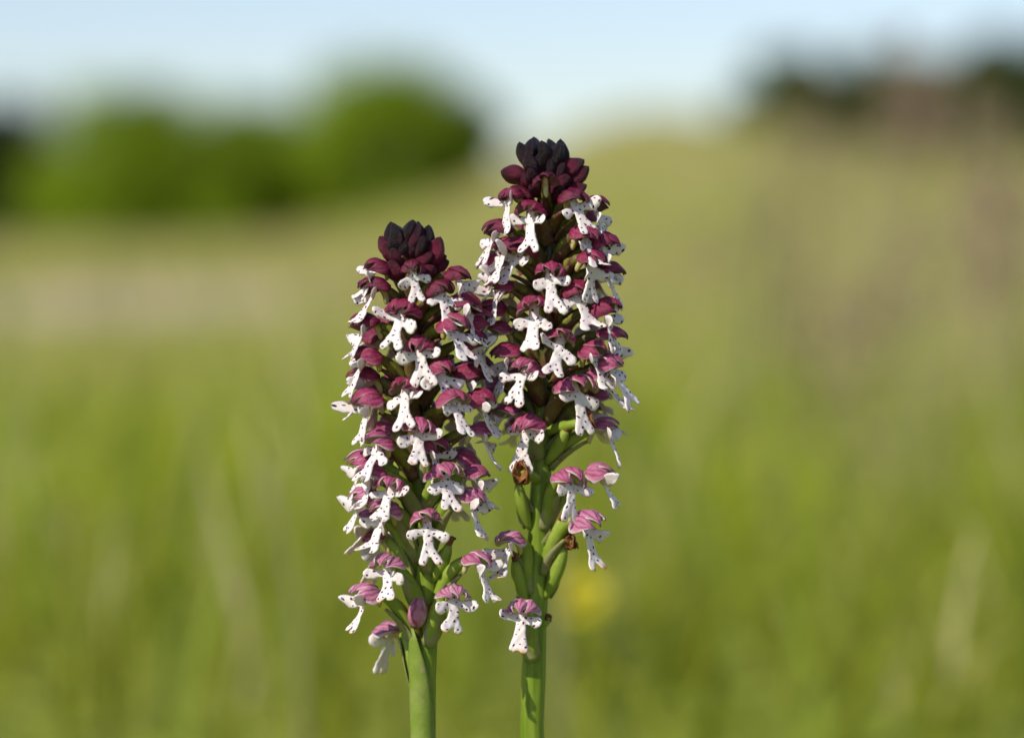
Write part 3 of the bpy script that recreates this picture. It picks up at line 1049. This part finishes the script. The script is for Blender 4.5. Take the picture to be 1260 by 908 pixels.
class Orchid:
    def __init__(s, name, label, axis_px, Y, stem_r, seed):
        """axis_px: list of (px, py) from top to bottom"""
        s.rg = np.random.default_rng(seed)
        s.pts = [at_y(px, py, Y) for px, py in axis_px]
        s.Y = Y
        s.top_px = axis_px[0][0]
        foot = s.pts[-1] + (s.pts[-1] - s.pts[-2]).normalized() * 0.01
        zf = float(height(foot.x, Y))
        s.base = Vector((s.pts[-1].x + 0.002, Y, zf))
        s.root = empty(name, s.base)
        tag(s.root, label, 'orchid')
        s.pts.append(Vector((s.base.x, Y, zf - 0.003)))
        s.r = stem_r
        # stem
        mb = MB()
        zs = [p.z for p in s.pts]
        n = 46
        z0, z1 = zs[-1], zs[0]
        pts, rad = [], []
        for i in range(n):
            t = i / (n - 1)
            z = z0 + (z1 - z0) * t
            p = s.axis(z)
            pts.append(p - s.base)
            rad.append(s.radius(z) * (1 + 0.03 * math.sin(i * 1.7)))
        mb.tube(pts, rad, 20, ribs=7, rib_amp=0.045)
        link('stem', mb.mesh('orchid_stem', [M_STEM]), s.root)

    def axis(s, z):
        P = s.pts
        for i in range(len(P) - 1):
            if z >= P[i + 1].z:
                t = (z - P[i + 1].z) / (P[i].z - P[i + 1].z)
                # smooth
                return P[i + 1].lerp(P[i], min(1.0, t))
        return P[-1].copy()

    def radius(s, z):
        top, bot = s.pts[0].z, s.pts[-2].z
        t = (z - bot) / (top - bot)
        return s.r * (1.0 - 0.1 * t if t < 0.25 else 0.975 - 0.75 * (t - 0.25))

    def flower(s, px, py, az, age, size=1.0, **k):
        rg = s.rg
        if 50 <= abs(az) <= 100:
            az *= 0.82
            k['lateral'] = True
        a = R(az)
        f = Vector((math.sin(a), -math.cos(a), 0))
        # hood centre at the pixel; its depth comes from the spike's radius
        rad = k.get('rad', 7.0 + 1.2 * age) * MM
        guess = at_y(px, py, s.Y)
        ax = s.axis(guess.z)
        if abs(math.sin(a)) > 0.55:
            xoff = guess.x - ax.x
            rr = xoff / math.sin(a)
            rad = min(max(rr, 4.5 * MM), 11 * MM)
        Yd = s.Y - math.cos(a) * rad
        hc = at_y(px, py, Yd)
        o = hc - f * (1.3 * MM * size) - Vector((0, 0, 1.35 * MM * size))
        size *= 1.09 * rg.uniform(0.95, 1.06)
        nod = R(k.get('nod', rg.uniform(-6, 14)))
        roll = R(k.get('roll', rg.uniform(-12, 12)))
        rot = Euler((0, 0, a + math.pi)).to_matrix() @ Euler((-nod, 0, 0)).to_matrix() @ Euler((0, roll, 0)).to_matrix()
        M4 = Matrix.Translation(o) @ rot.to_4x4() @ Matrix.Diagonal((size, size, size, 1))
        inv = M4.inverted()
        drop = k.get('drop', 4.5 + 2.5 * age + (2.5 if age > 0.75 else 0)) * MM
        axp = s.axis(o.z - drop)
        so = axp + f * (s.radius(axp.z) * 0.7)
        S = inv @ so
        # flower core: ovary, spur, column
        mb = MB()
        E = Vector((0, -1.15, 0.05)) * MM
        dist = (E - S).length
        c1 = S + (inv.to_3x3() @ (Vector((0, 0, 1)) * (0.6 + 0.4 * age) + f * 0.45)).normalized() * dist * 0.45
        c2 = E + Vector((0, -0.85, -0.45)) * dist * 0.35
        pts = bez(S, c1, c2, E, 12)
        thick = 0.75 + 0.35 * age
        rads = [thick * MM * (0.55 + 0.5 * math.sin(math.pi * min(1, 0.1 + 0.8 * i / 11)) ) for i in range(12)]
        mb.tube(pts, rads, 12, 0, ribs=6, rib_amp=0.07)
        sp = bez(Vector((0, -0.5, 0.0)) * MM, Vector((0, -0.9, -0.7)) * MM, Vector((0, -1.2, -1.5)) * MM, Vector((0, -1.1, -2.2)) * MM, 6)
        mb.tube(sp, [0.62 * MM, 0.56 * MM, 0.50 * MM, 0.48 * MM, 0.42 * MM, 0.2 * MM], 9, 1)
        co = [Vector((0, -0.9, -0.1)) * MM, Vector((0, 0.0, 0.5)) * MM, Vector((0, 0.5, 0.95)) * MM, Vector((0, 0.75, 1.4)) * MM]
        mb.tube(co, [0.7 * MM, 0.62 * MM, 0.55 * MM, 0.2 * MM], 9, 2)
        low = age > 0.66
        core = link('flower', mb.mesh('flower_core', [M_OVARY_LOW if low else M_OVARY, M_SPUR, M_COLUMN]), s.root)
        core.matrix_basis = Matrix.Translation(-s.base) @ M4
        age = min(1.0, max(0.15, age + rg.uniform(-0.1, 0.1)))
        core['age'] = age
        flare = k.get('flare', 0.15 + 0.75 * max(0, age - 0.35) * rg.uniform(0.5, 1.3))
        hn = k.get('hoodnod', rg.uniform(8, 24))
        hs_ = rg.uniform(0.78, 0.92)
        for wch in (0, 1, -1):
            o_ = link('sepal', sepal_mesh(rg, wch, age, flare), core, None, (R(-hn + rg.uniform(-7, 7)), 0, R(-wch * rg.uniform(-2, 14) + rg.uniform(-3, 3))))
            o_.scale = (hs_ * rg.uniform(0.95, 1.05),) * 3
            o_.location = (0, 0.2 * MM, 0.08 * MM)
            o_['age'] = age
        if not k.get('nolip'):
            o_ = link('lip', lip_mesh(rg, age, k), core, (0, 0.85 * MM, 0.1 * MM), (R(rg.uniform(-6, 6)), R(rg.uniform(-9, 9)), 0))
            o_['age'] = age
        if not k.get('nobract'):
            link('bract', bract_mesh(S, pts[7] + Vector((rg.uniform(-1.2, 1.2), rg.uniform(-0.5, 1.0), 0)) * MM, rg, low, 5.5 + 2.5 * age + rg.uniform(-1, 1.5)), core)
        return core

    def bud(s, px, py, az, tilt, age=0.1, size=1.0, mat=None, nobract=False):
        """closed bud; tilt = degrees from upright towards az"""
        rg = s.rg
        a = R(az)
        f = Vector((math.sin(a), -math.cos(a), 0))
        size *= rg.uniform(0.78, 1.0)
        px = 0.9 * px + 0.1 * s.top_px
        tilt += rg.uniform(-10, 14)
        px += rg.uniform(-2, 2); py += rg.uniform(-3, 3)
        guess = at_y(px, py, s.Y)
        ax = s.axis(guess.z)
        if abs(math.sin(a)) > 0.5:
            rad = min(max((guess.x - ax.x) / math.sin(a), 1.5 * MM), 8 * MM)
        else:
            rad = 3.0 * MM
        c = at_y(px, py, s.Y - math.cos(a) * rad)
        th = R(tilt)
        d = (f * math.sin(th) + Vector((0, 0, 1)) * math.cos(th)).normalized()
        q = d.to_track_quat('Z', 'Y')
        L = 4.9 * MM * size
        Wd = 1.5 * MM * size * rg.uniform(0.92, 1.1)
        bx, by = rg.uniform(-1.0, 1.0, 2)
        o = c - d * (L * 0.5)
        n, m = 18, 12
        V_, U_ = [], []
        for i in range(m + 1):
            t = i / m
            r = Wd * (math.sin(math.pi * (0.08 + 0.92 * t) ** 0.95)) ** 0.55 if t < 1 else 0.0
            r = max(r, 0.02 * MM)
            if t > 0.6: r *= 1 - 0.16 * (t - 0.6) / 0.4
            for j in range(n):
                w_ = 2 * math.pi * j / n
                rr = r * (1 + 0.13 * math.cos(3 * w_) * math.sin(math.pi * t)) * (1 + 0.03 * math.sin(7 * t + 2 * w_))
                V_.append(Vector((rr * math.cos(w_), rr * math.sin(w_), L * t)) + Vector((bx * MM * t * t, by * MM * t * t, 0)))
                U_.append((j / n, t))
        Fc = []
        for i in range(m):
            for j in range(n):
                j2 = (j + 1) % n
                Fc.append((i * n + j, i * n + j2, (i + 1) * n + j2, (i + 1) * n + j))
        Fc.append(tuple(range(n - 1, -1, -1)))
        mb = MB()
        mb.add(V_, Fc, U_, 0)
        M4 = Matrix.Translation(o) @ q.to_matrix().to_4x4()
        inv = M4.inverted()
        # short stalk (ovary) back to the axis
        axp = s.axis(o.z - 3.0 * MM)
        Sx = inv @ axp
        mb.tube(bez(Sx, Sx.lerp(Vector((0, 0, -0.001)), 0.5), Vector((0, 0, -0.001)), Vector((0, 0, 0.0003)), 7), [0.6 * MM] * 7, 8, 1)
        b = link('bud', mb.mesh('bud', [mat or M_BUD, M_OVARY]), s.root)
        b.matrix_basis = Matrix.Translation(-s.base) @ M4
        b['age'] = age
        if not nobract:
            o_ = link('bract', bract_mesh(Sx, Vector((0, 0, 0)), rg, False, 4.0), b)
        return b


def age_at(py, y0, y1):
    return min(1.0, max(0.0, (py - y0) / (y1 - y0)))


# ---- the shorter spike
A = Orchid('orchid', 'shorter orchid spike with dark tip and dense white spotted flowers',
           [(503, 292), (507, 400), (512, 520), (520, 640), (526, 720), (523, 800), (521, 900)], 0.483, 1.95 * MM, 7)
la = lambda py: 0.28 + 0.72 * age_at(py, 315, 740)
for (px, py, az, kk) in [
    (508, 322, 5, dict(size=0.82)), (463, 322, -75, dict(size=0.86, nod=0)), (460, 347, -72, dict(size=0.95)), (543, 348, 32, {}),
    (562, 331, 72, dict(size=0.86)), (572, 364, 80, {}), (495, 374, -22, {}), (450, 391, -82, {}), (558, 391, 42, {}),
    (580, 413, 85, {}), (516, 416, -6, {}), (451, 431, -78, {}), (543, 445, 34, {}), (574, 452, 95, {}), (498, 470, -18, {}),
    (452, 484, -70, {}), (559, 486, 36, {}), (516, 516, 12, {}), (466, 537, -45, {}), (594, 522, 100, {}), (548, 574, 22, {}),
    (480, 589, -15, dict(bend=0.4)), (449, 603, -85, {}), (571, 555, 110, {}), (580, 603, 75, {}), (526, 633, 14, dict(bend=0.3)), (457, 630, -105, {}),
    (462, 655, -120, {}), (476, 685, -20, {}), (450, 722, -80, {}), (481, 770, -130, {}), (559, 722, 22, dict(bend=0.3)),
    (588, 681, 70, {}), (449, 458, -100, {}), (446, 560, -95, {}), (586, 388, 100, {}), (586, 440, 105, {}), (590, 482, 82, {}),
    (586, 575, 100, {}), (456, 573, -70, {}), (472, 620, -60, {}), (535, 540, 60, {})]:
    A.flower(px, py, az, la(py), **kk)
# far side of the spike
for i, (py, az) in enumerate([(350, 165), (372, 128), (385, -150), (405, -128), (420, 165), (440, 140), (455, -160), (470, -125), (490, 175), (505, 130),
                              (520, -145), (545, 160), (560, -125), (590, 150), (610, 180), (640, -160)]):
    ax = A.axis(at_y(510, py, A.Y).z)
    R_ = 7.5 * MM
    xx = ax.x + math.sin(R(az)) * R_
    px = 630 + xx / (0.000138 * 1.015)
    A.flower(px, py, az, la(py))
for (px, py, az, ti, ag, sz) in [
    (543, 307, 60, 40, 0.9, 1.12), (470, 304, -70, 32, 0.85, 1.0), (476, 290, -60, 14, 0.1, 0.95), (486, 300, -25, 18, 0.1, 1.05), (489, 289, -10, 2, 0.0, 0.9),
    (497, 303, -5, 20, 0.05, 1.05), (504, 286, 10, 4, 0.05, 0.95), (512, 294, 20, 10, 0.45, 1.1), (529, 293, 60, 12, 0.0, 1.0),
    (522, 306, 35, 25, 0.2, 1.05), (497, 288, 180, 6, 0, 0.9), (516, 287, 160, 8, 0, 0.9), (485, 296, -150, 16, 0.1, 1.0), (533, 303, 110, 25, 0.3, 1.0)]:
    A.bud(px, py, az, ti, ag, sz)

# ---- the taller spike
B = Orchid('orchid', 'taller orchid spike with near black buds and a bare green lower stem',
           [(673, 188), (676, 300), (674, 420), (668, 540), (663, 640), (659, 740), (654, 900)], 0.487, 2.05 * MM, 21)
lb = lambda py: 0.27 + 0.68 * age_at(py, 225, 700)
for (px, py, az, kk) in [
    (672, 219, 5, dict(size=0.8, nolip=True, nod=-25)), (627, 233, -62, dict(size=0.9)), (652, 251, -25, dict(la=5, ra=0, bend=-0.6)), (705, 237, 28, dict(size=0.95)), (732, 247, 80, dict(size=0.9)),
    (613, 275, -82, {}), (621, 296, -68, {}), (720, 281, 55, {}), (742, 292, 80, {}), (677, 325, 4, {}), (613, 342, -75, {}),
    (709, 350, 38, {}), (746, 371, 78, {}), (657, 371, -14, {}), (690, 410, 10, {}), (613, 400, -100, {}), (750, 441, 75, {}),
    (647, 445, -24, {}), (708, 467, 32, dict(flare=0.9)), (735, 482, 110, {}), (650, 512, -28, {}), (702, 580, 36, {}),
    (737, 575, 95, {}), (721, 634, 60, {}), (627, 657, -55, {}), (643, 741, -6, {}), (614, 468, -118, {}), (748, 325, 88, {}), (752, 405, 92, {}), (743, 520, 100, {}), (607, 312, -95, {}),
    (606, 372, -92, {}), (622, 425, -72, {}), (730, 425, 62, {}), (640, 300, -45, {}), (728, 310, 58, {}), (738, 455, 85, {}), (622, 500, -95, {})]:
    B.flower(px, py, az, lb(py), **kk)
for i, (py, az) in enumerate([(250, 160), (262, 125), (275, -140), (300, 150), (312, 118), (325, -160), (338, 128), (350, -128), (365, 170), (385, 130), (400, -150),
                              (415, 118), (430, 170), (450, -140), (462, 128), (480, 165), (500, 120), (515, -150)]):
    ax = B.axis(at_y(670, py, B.Y).z)
    xx = ax.x + math.sin(R(az)) * 8.0 * MM
    px = 630 + xx / (0.000138 * 1.02)
    B.flower(px, py, az, lb(py))
for (px, py, az, ti, ag, sz) in [
    (630, 211, -72, 58, 0.8, 1.15), (704, 206, 62, 48, 0.75, 1.2), (716, 217, 75, 50, 0.6, 1.1), (643, 187, -60, 18, 0.05, 0.95), (651, 186, -30, 6, 0.0, 1.0),
    (652, 201, -35, 18, 0.2, 1.1), (672, 187, 0, 5, 0.0, 1.1), (684, 195, 25, 22, 0.0, 1.25), (697, 187, 65, 18, 0.0, 1.05), (664, 199, -10, 14, 0.1, 1.0),
    (660, 186, 170, 6, 0, 0.9), (686, 185, 140, 10, 0, 0.95), (645, 198, -120, 25, 0.2, 1.0), (700, 200, 115, 35, 0.3, 1.0)]:
    B.bud(px, py, az, ti, ag, sz)

# ---- more buds and late pieces
for (px, py, az, ti, ag, sz) in [(486, 315, -40, 40, 0.6, 0.95), (527, 318, 40, 45, 0.7, 0.95), (478, 312, -65, 45, 0.7, 0.9), (538, 318, 70, 55, 0.8, 0.95), (507, 308, 0, 35, 0.3, 0.9),
    (484, 333, -45, 50, 0.8, 0.95), (529, 333, 42, 50, 0.85, 0.95), (474, 330, -70, 55, 0.8, 0.9), (548, 327, 75, 55, 0.9, 0.9)]:
    A.bud(px, py, az, ti, ag, sz)
for (px, py, az, ti, ag, sz) in [(650, 216, -35, 40, 0.35, 1.0), (690, 214, 28, 38, 0.35, 1.0), (640, 222, -60, 55, 0.6, 0.95), (698, 224, 45, 55, 0.6, 0.95), (660, 208, -15, 30, 0.1, 1.0), (680, 207, 15, 28, 0.1, 1.0),
    (657, 233, -25, 50, 0.6, 1.0), (690, 236, 18, 50, 0.6, 1.0), (640, 238, -55, 55, 0.8, 0.95), (712, 233, 60, 58, 0.8, 0.95)]:
    B.bud(px, py, az, ti, ag, sz)
A.bud(515, 750, -10, 4, 0.95, 1.25, M_HOOD)


def withered(orc, px, py, az, size, seed, name='withered_flower'):
    """a shrivelled brown flower: crumpled, folded shell with a stalk to the stem"""
    rg = np.random.default_rng(seed)
    a = R(az)
    f = Vector((math.sin(a), -math.cos(a), 0))
    g = at_y(px, py, orc.Y)
    ax = orc.axis(g.z)
    rad = 4.5 * MM
    if abs(math.sin(a)) > 0.4: rad = min(max((g.x - ax.x) / math.sin(a), 2.5 * MM), 8 * MM)
    c = at_y(px, py, orc.Y - math.cos(a) * rad)
    mb = MB()
    for q in range(3):
        ph = rg.uniform(0, 6, 4)
        P = []
        dirn = Vector(rg.normal(0, 0.5, 3)) + Vector((0, 0, -1))
        dirn.normalize()
        sd_ = dirn.cross(Vector((0.3, 1, 0.2))).normalized()
        nr = dirn.cross(sd_)
        for i in range(10):
            t = i / 9
            row = []
            for j in range(6):
                u_ = (j / 5 - 0.5) * 2
                wv = 1.3 * math.sin(math.pi * (0.1 + 0.8 * t)) * size
                p = dirn * ((t - 0.4) * 4.2 * size) + sd_ * (u_ * wv) + nr * (0.9 * u_ * u_ + 0.5 * math.sin(5 * t + 3 * u_ + ph[0]) + 0.25 * math.sin(11 * t + ph[1] - 5 * u_)) * size
                row.append(p * MM)
            P.append(row)
        mb.sheet(P, 0.2 * MM, 0, 0)
    o = link(name, mb.mesh(name, [M_WITHER]), orc.root, c - orc.base)
    mb = MB()
    axp = orc.axis(c.z - 3 * MM)
    S = axp - c
    mb.tube(bez(S, S * 0.6 + Vector((0, 0, 0.001)), Vector((0, 0, -0.001)), Vector((0, 0, 0.0)), 7), [0.8 * MM, 0.95 * MM, 0.95 * MM, 0.9 * MM, 0.8 * MM, 0.6 * MM, 0.5 * MM], 9)
    link('ovary', mb.mesh('ovary', [M_OVARY_LOW]), o)


withered(B, 643, 578, -25, 1.0, 1)
withered(B, 703, 664, 60, 0.7, 2)
withered(A, 534, 750, 35, 0.7, 3)
withered(B, 722, 516, 40, 0.8, 4)
withered(B, 675, 759, 80, 0.35, 5)


def sheath(orc, py0, py1, az, lean, wid):
    """leaf sheath hugging the stem with a free pointed tip"""
    z0 = at_y(520, py0, orc.Y).z
    z1 = at_y(520, py1, orc.Y).z
    a = R(az)
    P = []
    for i in range(16):
        t = i / 15
        z = z0 + (z1 - z0) * t
        ax = orc.axis(z)
        w_ = wid * (1 - max(0, (t - 0.35) / 0.65) ** 1.6 * 0.95)
        off = lean * MM * max(0, t - 0.3) ** 1.5
        row = []
        for j in range(9):
            ph = a + (j / 8 - 0.5) * 2 * w_
            r = orc.radius(z) * (1.07 + 0.1 * max(0, t - 0.5))
            row.append(Vector((ax.x + math.sin(ph) * r + math.sin(a) * off, orc.Y - math.cos(ph) * r - math.cos(a) * off, z)) - orc.base)
        P.append(row)
    mb = MB()
    mb.sheet(P, 0.25 * MM, 0, 0)
    link('sheath_leaf', mb.mesh('sheath_leaf', [M_SHEATH]), orc.root)


sheath(A, 1010, 770, -40, 2.2, 2.3)


def pod(orc, px0, py0, px1, py1, az, wmm):
    """green swelling ovary whose flower has dropped, held close to the stem"""
    a = R(az)
    p1 = at_y(px1, py1, orc.Y - math.cos(a) * 4.5 * MM)
    p0 = at_y(px0, py0, orc.Y - math.cos(a) * 1.5 * MM)
    mid = (p0 + p1) / 2 + Vector((math.sin(a), -math.cos(a), 0)) * 0.8 * MM
    pts = bez(p0, p0.lerp(mid, 0.7), mid.lerp(p1, 0.4), p1, 12)
    rad = [wmm * MM * (0.35 + 0.65 * math.sin(math.pi * (0.05 + 0.85 * i / 11))) for i in range(12)]
    mb = MB()
    mb.tube([p - p0 for p in pts], rad, 14, ribs=6, rib_amp=0.08)
    o = link('ovary', mb.mesh('ovary', [M_OVARY_LOW]), orc.root, p0 - orc.base)
    mb = MB()
    e = pts[-1] - p0
    d = (pts[-1] - pts[-3]).normalized() * MM
    mb.tube([e - d * 0.3, e + d * 0.5, e + d * 1.1 + Vector((0.4, 0, 0.1)) * MM, e + d * 1.4 + Vector((0.9, 0, -0.3)) * MM], [0.5 * MM, 0.65 * MM, 0.5 * MM, 0.15 * MM], 8)
    link('withered_tip', mb.mesh('withered_tip', [M_WITHER]), o)
    link('bract', bract_mesh(Vector((0, 0, 0)), e, orc.rg, True, 7.0), o)


pod(B, 671, 735, 694, 672, 50, 1.15)
pod(B, 668, 690, 690, 640, 40, 1.0)
pod(B, 648, 742, 634, 690, -40, 1.1)
pod(B, 652, 650, 638, 596, -45, 1.05)
pod(B, 672, 570, 696, 530, 40, 1.15)
pod(A, 532, 715, 552, 670, 45, 1.05)
